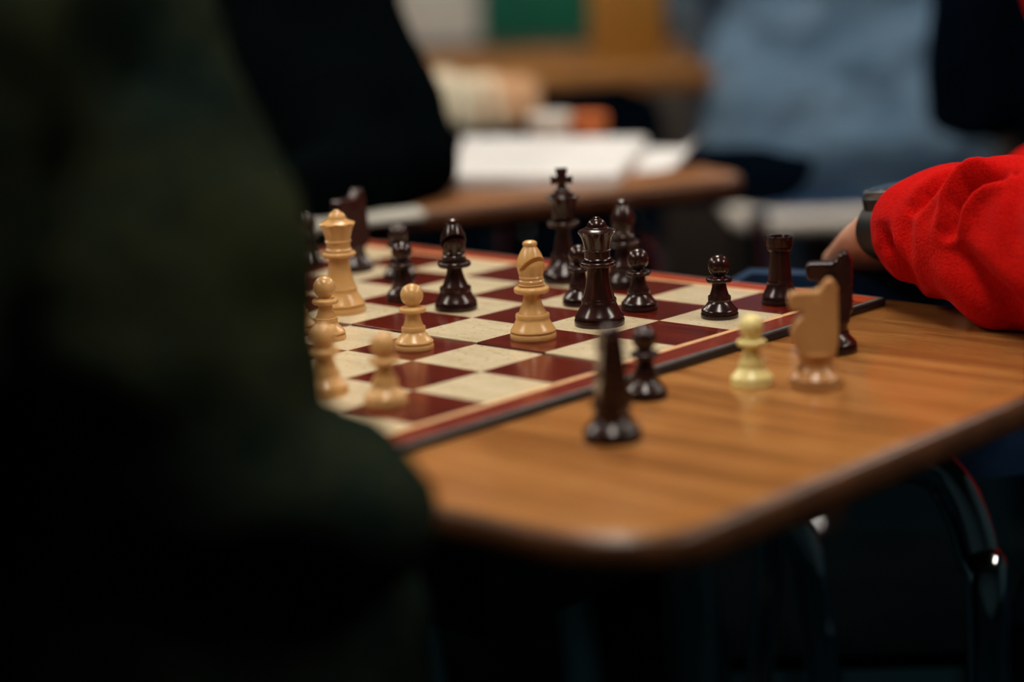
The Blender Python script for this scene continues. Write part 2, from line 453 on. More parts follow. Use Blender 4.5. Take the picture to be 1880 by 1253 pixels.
PARTS = {}   # kind -> list of (part name, mesh)
PARTS['pawn'] = [
    ('base', lathe('pawn_base', sc(base_prof(0.216, 0.058, 0.128, 0.195, 0.132, 0.062)))),
    ('stem', lathe('pawn_stem', sc([(0.105, 0.245)] + stem_prof(0.112, 0.26, 0.079, 0.405)))),
    ('collar', lathe('pawn_collar', sc(collar_prof(0.15, 0.408, 0.468, 0.07)))),
    ('head', lathe('pawn_head', sc([(0.075, 0.468)] + ball(0.126, 0.600, 0.495)))),
]
PARTS['rook'] = [
    ('base', lathe('rook_base', sc(base_prof(0.222, 0.062, 0.15, 0.235, 0.155, 0.05)))),
    ('stem', lathe('rook_stem', sc([(0.13, 0.28)] + stem_prof(0.141, 0.29, 0.116, 0.63, 8, 1.3)))),
]
def rook_turret():
    seg = 72; vs, fs = [], []
    prof = [(0.10, 0.62), (0.135, 0.632), (0.146, 0.645), (0.146, 0.668), (0.141, 0.672), (0.153, 0.682), (0.157, 0.70), (0.157, 0.80), (0.118, 0.80), (0.116, 0.755), (0.004, 0.752)]
    top = {7, 8}
    for k, (r, z) in enumerate(prof):
        for a in range(seg):
            t = 2 * math.pi * a / seg; q = z
            if k in top and (a % 12) < 2: q = 0.765
            vs.append((r * S * math.cos(t), r * S * math.sin(t), q * S))
    for k in range(len(prof) - 1):
        for a in range(seg):
            b = (a + 1) % seg; fs.append((k * seg + a, k * seg + b, (k + 1) * seg + b, (k + 1) * seg + a))
    fs.append(tuple(range(seg - 1, -1, -1))); fs.append(tuple((len(prof) - 1) * seg + a for a in range(seg)))
    return mesh('rook_turret', vs, fs, 35)
PARTS['rook'].append(('turret', rook_turret()))

def mitre():
    p = [(0.10, 0.615), (0.135, 0.622), (0.138, 0.65), (0.126, 0.662), (0.132, 0.674), (0.137, 0.690), (0.130, 0.704)]
    for k in range(1, 15):
        t = k / 14; z = 0.704 + (1.035 - 0.704) * t
        r = 0.132 + 0.031 * math.sin(math.pi * min(1, t / 0.62) * 0.5) if t < 0.36 else None
        if r is None:
            u = (t - 0.36) / 0.64; r = 0.157 - 0.088 * u ** 1.7
        p.append((r, z))
    p.append((0.03, 1.04))
    me = lathe('mitre', sc(p), 64)
    # diagonal cut of the mitre
    bm = bmesh.new(); bmesh.ops.create_cube(bm, size=1)
    for v in bm.verts: v.co = V((v.co.x * 0.42 * S, v.co.y * 0.6 * S, v.co.z * 0.046 * S))
    cut = bmmesh('cut', bm, 0)
    def setup(o):
        c = bpy.data.objects.new('cut', cut); COL.objects.link(c)
        c.matrix_world = Matrix.Translation((0.150 * S, 0, 0.915 * S)) @ Matrix.Rotation(math.radians(-47), 4, 'Y') 
        m = o.modifiers.new('b', 'BOOLEAN'); m.object = c; m.operation = 'DIFFERENCE'; m.solver = 'EXACT'
        return [c]
    return eval_mods('mitre', me, setup, 35)
PARTS['bishop'] = [
    ('base', lathe('bishop_base', sc(base_prof(0.258, 0.066, 0.186, 0.222, 0.19, 0.062)))),
    ('stem', lathe('bishop_stem', sc([(0.14, 0.275)] + stem_prof(0.158, 0.288, 0.09, 0.512)))),
    ('collar', lathe('bishop_collar', sc(collar_prof(0.2, 0.515, 0.585, 0.09) + [(0.145, 0.598), (0.148, 0.610), (0.12, 0.622)]))),
    ('mitre', mitre()),
    ('finial', lathe('bishop_finial', sc([(0.05, 1.02), (0.062, 1.028), (0.079, 1.044), (0.083, 1.058), (0.077, 1.078), (0.05, 1.094), (0.01, 1.099)]))),
]
def crown_f(k, r, z, t):
    if k in (4, 5):     # scalloped rim with eight points
        c = abs(math.cos(4 * t)) 
        return (r * (0.93 + 0.075 * c), z + (0.022 * S * (1 - c) if k == 4 else 0.010 * S * (1 - c)))
    if k == 6: return (r * (0.975 + 0.025 * abs(math.cos(4 * t))), z)
    return (r, z)
PARTS['queen'] = [
    ('base', lathe('queen_base', sc(base_prof(0.287, 0.074, 0.196, 0.262, 0.2, 0.05)))),
    ('stem', lathe('queen_stem', sc([(0.15, 0.30)] + stem_prof(0.182, 0.315, 0.122, 0.672, 10, 1.9)))),
    ('collar', lathe('queen_collar', sc(collar_prof(0.206, 0.676, 0.735, 0.11) + [(0.158, 0.742), (0.166, 0.756), (0.158, 0.772), (0.146, 0.78), (0.146, 0.845), (0.158, 0.852), (0.16, 0.866), (0.15, 0.876), (0.12, 0.88)]))),
    ('crown', lathe('queen_crown', sc([(0.145, 0.87), (0.152, 0.90), (0.165, 0.96), (0.186, 1.015), (0.216, 1.058), (0.222, 1.072), (0.205, 1.088), (0.135, 1.112), (0.10, 1.12)]), 64, crown_f)),
    ('finial', lathe('queen_finial', sc([(0.12, 1.095), (0.140, 1.102), (0.143, 1.113), (0.132, 1.122), (0.115, 1.127), (0.112, 1.145), (0.102, 1.172), (0.082, 1.197), (0.056, 1.213), (0.042, 1.219), (0.040, 1.230), (0.026, 1.239), (0.005, 1.242)]))),
]
def king_cross():
    o2 = [(-0.058, 0), (-0.048, 0.075), (-0.135, 0.058), (-0.138, 0.168), (-0.055, 0.15), (-0.078, 0.262), (0.078, 0.262), (0.055, 0.15), (0.138, 0.168), (0.135, 0.058), (0.048, 0.075), (0.058, 0)]
    bm = bmesh.new(); f = bm.faces.new([bm.verts.new((0, x * S, (z + 1.185) * S)) for x, z in o2])
    r = bmesh.ops.extrude_face_region(bm, geom=[f])
    for v in r['geom']:
        if isinstance(v, bmesh.types.BMVert): v.co.x += 0.075 * S
    for v in bm.verts: v.co.x -= 0.0375 * S
    bmesh.ops.bevel(bm, geom=list(bm.edges), offset=0.012 * S, segments=2, profile=0.5, affect='EDGES')
    return bmmesh('king_cross', bm, 35)
PARTS['king'] = [
    ('base', lathe('king_base', sc(base_prof(0.287, 0.078, 0.15, 0.31, 0.158, 0.055)))),
    ('stem', lathe('king_stem', sc([(0.12, 0.355)] + stem_prof(0.135, 0.37, 0.085, 0.715, 10, 1.6)))),
    ('collar', lathe('king_collar', sc(collar_prof(0.203, 0.715, 0.775, 0.085) + [(0.14, 0.79), (0.11, 0.80)]))),
    ('crown', lathe('king_crown', sc([(0.11, 0.785), (0.126, 0.80), (0.135, 0.86), (0.158, 0.98), (0.182, 1.05), (0.203, 1.075), (0.206, 1.092), (0.195, 1.108), (0.12, 1.135), (0.10, 1.145), (0.098, 1.165), (0.085, 1.185), (0.05, 1.20), (0.01, 1.204)]))),
    ('cross', king_cross()),
]
def knight_head():
    outl = [(-0.155, 0.33), (-0.205, 0.41), (-0.240, 0.50), (-0.246, 0.58), (-0.222, 0.66), (-0.17, 0.725), (-0.135, 0.765), (-0.15, 0.785), (-0.225, 0.785), (-0.262, 0.82), (-0.272, 0.88), (-0.265, 0.945), (-0.235, 0.978), (-0.10, 0.980), (0.02, 0.980), (0.055, 1.01), (0.085, 1.06), (0.13, 1.095), (0.175, 1.085), (0.20, 1.03), (0.212, 0.95), (0.215, 0.72), (0.208, 0.50), (0.18, 0.33)]
    bm = bmesh.new()
    def half(z): return 0.15 if z < 0.4 else max(0.088, 0.15 - (z - 0.4) * 0.115)
    f = bm.faces.new([bm.verts.new((x * S, 0, z * S)) for x, z in outl])
    r = bmesh.ops.extrude_face_region(bm, geom=[f])
    top = [v for v in r['geom'] if isinstance(v, bmesh.types.BMVert)]
    bot = [v for v in bm.verts if v not in top]
    for v in top: v.co.y = half(v.co.z / S) * S
    for v in bot: v.co.y = -half(v.co.z / S) * S
    bmesh.ops.recalc_face_normals(bm, faces=bm.faces)
    bmesh.ops.bevel(bm, geom=[e for e in bm.edges if abs(e.verts[0].co.y - e.verts[1].co.y) < 0.04 * S], offset=0.05 * S, segments=4, profile=0.5, affect='EDGES', clamp_overlap=True)
    def blob(x, y, z, a, b, c):
        m = bmesh.ops.create_icosphere(bm, subdivisions=2, radius=1)
        for v in m['verts']: v.co = V(((x + v.co.x * a) * S, (y + v.co.y * b) * S, (z + v.co.z * c) * S))
    for s in (-1, 1):
        blob(-0.03, s * 0.082, 0.925, 0.03, 0.02, 0.022)          # eye
        blob(-0.232, s * 0.07, 0.91, 0.03, 0.03, 0.028)          # nostril
        blob(0.0, s * 0.075, 0.84, 0.085, 0.035, 0.075)           # cheek
        blob(0.13, s * 0.055, 1.04, 0.035, 0.022, 0.06)           # ear
    for k in range(7):                                             # mane
        blob(0.188, 0, 0.98 - k * 0.085, 0.042, 0.06, 0.055)
    blob(-0.15, 0, 0.50, 0.085, 0.12, 0.12)                        # chest
    me = bmmesh('knight_head', bm, 0)
    def setup(o):
        m = o.modifiers.new('r', 'REMESH'); m.mode = 'VOXEL'; m.voxel_size = 0.014 * S
        s = o.modifiers.new('s', 'SMOOTH'); s.iterations = 4; s.factor = 0.5
    me = eval_mods('knight_head', me, setup, 180); me.shade_smooth(); return me
PARTS['knight'] = [
    ('base', lathe('knight_base', sc(base_prof(0.272, 0.072, 0.184, 0.205, 0.184, 0.03)))),
    ('stem', lathe('knight_stem', sc([(0.165, 0.225), (0.168, 0.235), (0.172, 0.30), (0.184, 0.318), (0.194, 0.328), (0.197, 0.345), (0.19, 0.362), (0.16, 0.368)]))),
    ('horse_head', knight_head()),
]
cache = {}
def piece(kind, color, x, y, z, rz, label, tilt=None):
    t = empty('chess_' + kind, (x, y, z), math.radians(rz))
    tag(t, label, 'chess ' + kind, {'dark': 'dark', 'tan': 'tan', 'pale': 'tan', 'tan_dark': 'tan'}[color] + ' chess pieces')
    for nm, me in PARTS[kind]:
        key = (me.name, color)
        if key not in cache:
            c = me.copy(); c.materials.clear(); c.materials.append(M[color]); cache[key] = c
        link(nm, cache[key], None, t)
    return t
def onb(kind, color, i, j, rz, label): return piece(kind, color, i * S, -j * S, ZB + (LIFT if i > 4 else 0), rz, label)
VIEW = math.degrees(math.atan2(-FWD.y, -FWD.x))      # turn that makes local +x face the camera
LEFT = math.degrees(math.atan2(-RIGHT.y, -RIGHT.x))  # turn that makes local +x face left in the photo

onb('queen', 'tan', 4.47, 3.36, 20, 'tall tan queen with a scalloped crown standing beside the green sleeve')
onb('pawn', 'tan', 3.30, 4.35, 0, 'tan pawn in front of the tan queen, half hidden by the green sleeve')
onb('pawn', 'tan', 3.46, 5.58, 0, 'sharp tan pawn on a dark square just before the fold')
onb('pawn', 'tan', 1.43, 7.19, 0, 'blurred tan pawn nearest the corner of the board')
onb('pawn', 'tan', 1.42, 6.36, 0, 'blurred tan pawn cut off by the edge of the green sleeve')
onb('pawn', 'tan', 3.42, 3.72, 0, 'tan pawn almost hidden behind another pawn at the green sleeve')
onb('bishop', 'tan', 4.52, 6.39, VIEW + 35, 'tan bishop with a slit mitre in the middle of the board')
onb('knight', 'dark', 6.58, 1.36, VIEW + 135, 'blurred dark piece standing behind the tan queen')
onb('pawn', 'dark', 6.5, 0.55, 0, 'blurred dark pawn at the far left, beside the green sleeve')
onb('pawn', 'dark', 6.42, 2.40, 0, 'blurred dark pawn at the back, behind another dark pawn')
onb('pawn', 'dark', 5.40, 3.49, 0, 'dark pawn standing directly behind the sharp tan pawn')
onb('bishop', 'dark', 5.30, 4.47, VIEW + 12, 'dark bishop with its slit facing the camera, alone on a cream square')
onb('king', 'dark', 7.36, 4.42, VIEW + 8, 'dark king with a cross on top, tallest piece on the board')
onb('bishop', 'dark', 7.45, 5.32, VIEW - 150, 'dark bishop behind the dark queen, next to the king')
onb('pawn', 'dark', 6.28, 5.59, 0, 'dark pawn half hidden behind the left of the dark queen')
onb('queen', 'dark', 5.48, 6.55, 10, 'dark queen with a domed crown, sharp in the middle of the board')
onb('pawn', 'dark', 6.39, 6.40, 0, 'dark pawn to the right of the dark queen')
onb('pawn', 'dark', 6.51, 7.48, 0, 'sharp dark pawn alone on a cream square near the board edge')
onb('rook', 'dark', 7.54, 7.60, 12, 'dark rook with notched top in the corner of the board')
def ont(kind, color, x, y, rz, label): return piece(kind, color, x, y, ZT, rz, label)
ont('knight', 'dark', 0.3325, -0.5122, LEFT + 172, 'captured dark knight on the desk behind the tan knight')
ont('knight', 'tan_dark', 0.253, -0.5548, LEFT + 180, 'captured tan knight with flat head standing on the oak desk')
ont('pawn', 'pale', 0.2378, -0.5225, 0, 'captured pale yellow pawn standing on the oak desk')
ont('pawn', 'dark', 0.1824, -0.4914, 0, 'captured dark pawn close to the edge of the board')
ont('knight', 'dark', 0.1024, -0.5338, VIEW + 6, 'captured dark knight nearest the desk corner, very blurred')

# ------------------------------------------------------------------ people
def loft(bm, rings, seg=20):
    """rings: (centre, half axis vector a, half axis vector b); closed with caps"""
    R = []
    for c, a, b in rings:
        R.append([bm.verts.new(c + a * math.cos(2 * math.pi * k / seg) + b * math.sin(2 * math.pi * k / seg)) for k in range(seg)])
    for p, q in zip(R, R[1:]):
        for k in range(seg): bm.faces.new((p[k], p[(k + 1) % seg], q[(k + 1) % seg], q[k]))
    bm.faces.new(R[0][::-1]); bm.faces.new(R[-1])

def limb(bm, pts, seg=18):
    """pts: (point, radius): tapered round limb with rounded ends"""
    P = [(V(p), r) for p, r in pts]
    d0 = (P[0][0] - P[1][0]).normalized(); d1 = (P[-1][0] - P[-2][0]).normalized()
    full = [(P[0][0] + d0 * P[0][1] * 0.85, P[0][1] * 0.45), (P[0][0] + d0 * P[0][1] * 0.5, P[0][1] * 0.85)] + P + [(P[-1][0] + d1 * P[-1][1] * 0.5, P[-1][1] * 0.85), (P[-1][0] + d1 * P[-1][1] * 0.85, P[-1][1] * 0.45)]
    rings = []; A = None
    for i, (p, r) in enumerate(full):
        T = (full[min(i + 1, len(full) - 1)][0] - full[max(i - 1, 0)][0]).normalized()
        if A is None: A = T.orthogonal().normalized()
        A = (A - T * A.dot(T)).normalized(); B = T.cross(A)
        rings.append((p, A * r, B * r))
    loft(bm, rings, seg)

def ellipsoid(bm, c, X, Y, Z, sub=3):
    m = bmesh.ops.create_icosphere(bm, subdivisions=sub, radius=1)
    for v in m['verts']: v.co = V(c) + X * v.co.x + Y * v.co.y + Z * v.co.z

def fuse(name, bm, vox=0.008, it=6, wrinkle=0.0, wscale=0.06):
    me = bmmesh(name, bm, 0)
    def setup(o):
        m = o.modifiers.new('r', 'REMESH'); m.mode = 'VOXEL'; m.voxel_size = vox
        s = o.modifiers.new('s', 'SMOOTH'); s.iterations = it; s.factor = 0.5
        if wrinkle:
            tx = bpy.data.textures.new('folds', 'CLOUDS'); tx.noise_scale = wscale; tx.noise_depth = 2
            d = o.modifiers.new('d', 'DISPLACE'); d.texture = tx; d.strength = wrinkle; d.mid_level = 0.5; d.texture_coords = 'LOCAL'
    me = eval_mods(name, me, setup); me.shade_smooth(); return me

UP = V((0, 0, 1))
def hand(bm, wrist, direc, palm_n, side, k=1.0, curl=1.0):
    """palm and five bent fingers; side: direction of the thumb"""
    d = direc.normalized(); n_ = (palm_n - d * palm_n.dot(d)).normalized(); s = side - d * side.dot(d) - n_ * (side.dot(n_)); s.normalize()
    loft(bm, [(wrist - d * 0.01, s * 0.026 * k, n_ * 0.02 * k), (wrist + d * 0.03 * k, s * 0.036 * k, n_ * 0.016 * k), (wrist + d * 0.085 * k, s * 0.041 * k, n_ * 0.013 * k), (wrist + d * 0.095 * k, s * 0.036 * k, n_ * 0.009 * k)], 16)
    for i, L in enumerate((0.070, 0.080, 0.075, 0.058)):
        b0 = wrist + d * 0.086 * k + s * (0.029 - 0.0195 * i) * k
        p1 = b0 + (d * 0.9 + n_ * 0.35 * curl).normalized() * L * 0.45 * k
        p2 = p1 + (d * (1 - 0.5 * curl) + n_ * 0.85 * curl).normalized() * L * 0.32 * k
        p3 = p2 + (d * (1 - 0.9 * curl) + n_ * 1.0 * curl).normalized() * L * 0.26 * k
        limb(bm, [(b0 - d * 0.012 * k, 0.0095 * k), (b0, 0.0092 * k), (p1, 0.0085 * k), (p2, 0.0078 * k), (p3, 0.0066 * k)], 10)
    t0 = wrist + d * 0.028 * k + s * 0.028 * k
    t1 = t0 + (s * 0.8 + d * 0.7 + n_ * 0.2).normalized() * 0.036 * k
    t2 = t1 + (d * 0.95 + s * 0.15 + n_ * 0.4).normalized() * 0.030 * k
    t3 = t2 + (d * 0.9 - s * 0.1 + n_ * 0.5).normalized() * 0.022 * k
    limb(bm, [(t0 - s * 0.01, 0.013 * k), (t0, 0.0125 * k), (t1, 0.0105 * k), (t2, 0.0092 * k), (t3, 0.0078 * k)], 10)

def person(name, label, F, pelvis, chest, top_mat, leg_mat, arms, legs, top_name='jacket', head_tilt=0.25, sw=0.19, scale=1.0, extra_top=None, skip_sleeve=(), skip_arm=(), vox=0.009, wr=0.012, hand_dirs=None):
    """F facing (unit, level); pelvis, chest = torso ends; arms = [(shoulder, elbow, wrist)], legs = [(hip, knee, ankle)]"""
    root = empty(name, (pelvis.x, pelvis.y, 0)); tag(root, label, 'person')
    off = -V((pelvis.x, pelvis.y, 0))
    F = F.normalized(); Rt = F.cross(UP)
    ax = (chest - pelvis).normalized()
    neck = chest + ax * 0.19 * scale + F * 0.01
    hd = neck + ax * 0.08 * scale + UP * 0.10 * scale + F * 0.035 * scale
    HU = (UP * math.cos(head_tilt) + F * math.sin(head_tilt)).normalized(); HF = (F * math.cos(head_tilt) - UP * math.sin(head_tilt)).normalized()
    HR = HF.cross(HU)
    def shift(bm):
        for v in bm.verts: v.co += off
        return bm
    def torso(bm, g):
        Fx = (F - ax * F.dot(ax)).normalized()
        L = (chest - pelvis).length
        loft(bm, [(pelvis - ax * 0.09, Rt * (0.13 + g), Fx * (0.09 + g)), (pelvis - ax * 0.04, Rt * (0.175 + g), Fx * (0.12 + g)), (pelvis + ax * 0.04, Rt * (0.175 + g), Fx * (0.12 + g)),
                  (pelvis + ax * L * 0.45, Rt * (0.148 + g), Fx * (0.105 + g)), (chest, Rt * (0.178 + g), Fx * (0.118 + g)), (chest + ax * 0.10, Rt * (0.165 + g), Fx * (0.095 + g)),
                  (chest + ax * 0.155, Rt * (0.10 + g), Fx * (0.07 + g)), (chest + ax * 0.185, Rt * (0.055 + g), Fx * (0.052 + g))], 28)
    # skin: one continuous body
    bm = bmesh.new(); torso(bm, -0.012)
    limb(bm, [(chest + ax * 0.13, 0.058), (neck, 0.053), (hd - HU * 0.04, 0.052)])
    ellipsoid(bm, hd + HU * 0.02, HR * 0.074, HF * 0.094, HU * 0.112)
    ellipsoid(bm, hd - HU * 0.055 + HF * 0.03, HR * 0.052, HF * 0.055, HU * 0.05)
    limb(bm, [(hd + HF * 0.088 + HU * 0.005, 0.009), (hd + HF * 0.102 - HU * 0.03, 0.015)], 10)
    ellipsoid(bm, hd + HF * 0.082 - HU * 0.06, HR * 0.024, HF * 0.012, HU * 0.009, 2)
    for s in (-1, 1):
        ellipsoid(bm, hd + HR * s * 0.076 - HU * 0.005, HR * 0.011, HF * 0.02, HU * 0.032, 2)
    for q_, (sh, el, wrp) in enumerate(arms):
        limb(bm, [(chest + (sh - chest) * 0.6, 0.06), (sh, 0.05), (el, 0.038), (el.lerp(wrp, 0.35), 0.038), (wrp, 0.0180)])
        dd = (wrp - el).normalized()
        pn = V((0, 0, -1)) + F * 0.1; sd_ = F * 0.3 + Rt * (1 if (sh - chest).dot(Rt) < 0 else -1)
        if hand_dirs and q_ in hand_dirs: dd, pn, sd_ = hand_dirs[q_]
        hand(bm, wrp, dd, pn, sd_, 1.0, 0.3 if hand_dirs and q_ in hand_dirs else 1.0)
    for hip, kn, an in legs:
        limb(bm, [(hip, 0.075), (hip.lerp(kn, 0.5), 0.068), (kn, 0.05), (kn.lerp(an, 0.35), 0.05), (an, 0.035)])
        limb(bm, [(an, 0.034), (an + F * 0.09 - UP * 0.035, 0.03), (an + F * 0.16 - UP * 0.05, 0.022)])
    link('body', fuse('body', shift(bm), 0.0055, 3), M['skin'], root)
    # eyes
    for s in (-1, 1):
        bm = bmesh.new(); ellipsoid(bm, hd + HF * 0.080 + HR * s * 0.031 + HU * 0.012, HR * 0.013, HF * 0.011, HU * 0.010, 2)
        link('eye', bmmesh('eye', shift(bm), 60), M['eye'], root)
    # hair
    bm = bmesh.new(); ellipsoid(bm, hd + HU * 0.045 - HF * 0.018, HR * 0.084, HF * 0.096, HU * 0.102)
    ellipsoid(bm, hd - HU * 0.02 - HF * 0.045, HR * 0.078, HF * 0.06, HU * 0.09)
    link('hair', fuse('hair', shift(bm), 0.008, 3, 0.01, 0.02), M['hair'], root)
    # top
    bm = bmesh.new(); torso(bm, 0.012)
    for q, (sh, el, wrp) in enumerate(arms):
        if q in skip_arm: continue
        up_ = [(chest + (sh - chest) * 0.55, 0.085), (sh, 0.072), (sh.lerp(el, 0.5), 0.062)] + [(el, 0.055)]
        if q not in skip_sleeve: up_ += [(el.lerp(wrp, 0.4), 0.052), (el.lerp(wrp, 0.93), 0.036)]
        limb(bm, up_)
    if extra_top: extra_top(bm)
    top = link(top_name, fuse(top_name, shift(bm), vox, 5, wr, 0.07), top_mat, root)
    # trousers
    bm = bmesh.new()
    loft(bm, [(pelvis - ax * 0.10, Rt * 0.15, F * 0.11), (pelvis - ax * 0.05, Rt * 0.186, F * 0.135), (pelvis + ax * 0.05, Rt * 0.182, F * 0.127)], 24)
    for hip, kn, an in legs:
        limb(bm, [(hip, 0.095), (hip.lerp(kn, 0.5), 0.085), (kn, 0.068), (kn.lerp(an, 0.4), 0.064), (an + UP * 0.03, 0.056)])
    link('trousers', fuse('trousers', shift(bm), 0.01, 5, 0.012, 0.08), leg_mat, root)
    for hip, kn, an in legs:
        bm = bmesh.new()
        limb(bm, [(an - UP * 0.01, 0.046), (an + F * 0.08 - UP * 0.035, 0.043), (an + F * 0.17 - UP * 0.05, 0.034)])
        for v in bm.verts:
            v.co.z = max(v.co.z, 0.002)
        link('shoe', bmmesh('shoe', shift(bm), 60), M['shoe'], root)
    return root, off

def seat_legs(pel, F, spread=0.10, fw=0.42):
    Rt = F.cross(UP); out = []
    for s in (-1, 1):
        h = pel + Rt * s * spread + F * 0.03 - UP * 0.02
        k = pel + Rt * s * (spread + 0.03) + F * fw
        a = V((k.x, k.y, 0.085)) + F * 0.03
        out.append((h, k, a))
    return out

# --- the player in the dark green jacket, at the near left
F1 = V((0.93, 0.36, 0)).normalized()
pel1 = V((-0.47, -0.42, 0.52)); ch1 = V((-0.34, -0.385, 0.93))
sl = [(at(60, 90, 0.915), 0.083), (at(192, 380, 0.90), 0.080), (at(258, 560, 0.885), 0.077), (at(318, 730, 0.875), 0.067), (at(500, 930, 0.872), 0.040), (at(690, 942, 0.88), 0.033)]
def extra1(bm):
    limb(bm, [(ch1 + V((0.0, -0.10, 0.06)), 0.10)] + sl)
    limb(bm, [(at(190, 700, 0.90), 0.070), (at(330, 1020, 0.93), 0.072), (at(470, 1190, 0.94), 0.080), (at(490, 1420, 0.95), 0.083)])
    limb(bm, [(at(-40, 700, 0.97), 0.10), (at(60, 1050, 0.98), 0.115), (at(120, 1500, 1.0), 0.12)])
    limb(bm, [sl[-1], (at(500, 870, 0.97), 0.034), (at(360, 810, 1.03), 0.03)])
el1 = at(380, 850, 0.88)
person('person', 'person in a dark green jacket leaning over the near left corner of the desk', F1, pel1, ch1, M['olive'], M['jeans'],
       [(sl[0][0], sl[3][0], at(430, 850, 1.0)), (ch1 + V((-0.06, 0.17, 0.07)), V((-0.17, -0.14, 0.80)), V((-0.06, -0.12, 0.80)))],
       seat_legs(pel1, F1), extra_top=extra1, skip_arm=(0,), wr=0.026)

# --- the player in the red fleece, at the right
F5 = V((-1, 0.25, 0)).normalized()
pel5 = at(2420, 820, 1.62); pel5.z = 0.53
ch5 = pel5 + V((-0.07, 0.02, 0.42))
AX = [(1668, 417, 1.386, 0.0295), (1706, 421, 1.364, 0.0400), (1770, 430, 1.335, 0.0457), (1880, 451, 1.300, 0.0528), (2000, 468, 1.262, 0.0540), (2160, 480, 1.205, 0.0550)]
elb5 = at(2165, 480, 1.203)
wr5 = at(1640, 424, 1.416)
Rt5 = F5.cross(UP)
Lsh = ch5 - Rt5 * 0.19 + UP * 0.07; Rsh = ch5 + Rt5 * 0.19 + UP * 0.07
person('person', 'person in a bright red fleece resting a forearm on the desk', F5, pel5, ch5, M['red'], M['jeans'],
       [(Lsh, elb5, wr5), (Rsh, at(2130, 330, 1.66), at(1885, 352, 1.56))], seat_legs(pel5, V((-0.93, -0.36, 0)).normalized(), 0.09), top_name='fleece_jacket', skip_sleeve=(0,), wr=0.014, hand_dirs={0: (FWD + DOWN * 0.20 + RIGHT * 0.04, DOWN, RIGHT)})
red_root = [o for o in bpy.data.objects if o.name.startswith('person') and o.parent is None and 'red fleece' in o['label']][0]

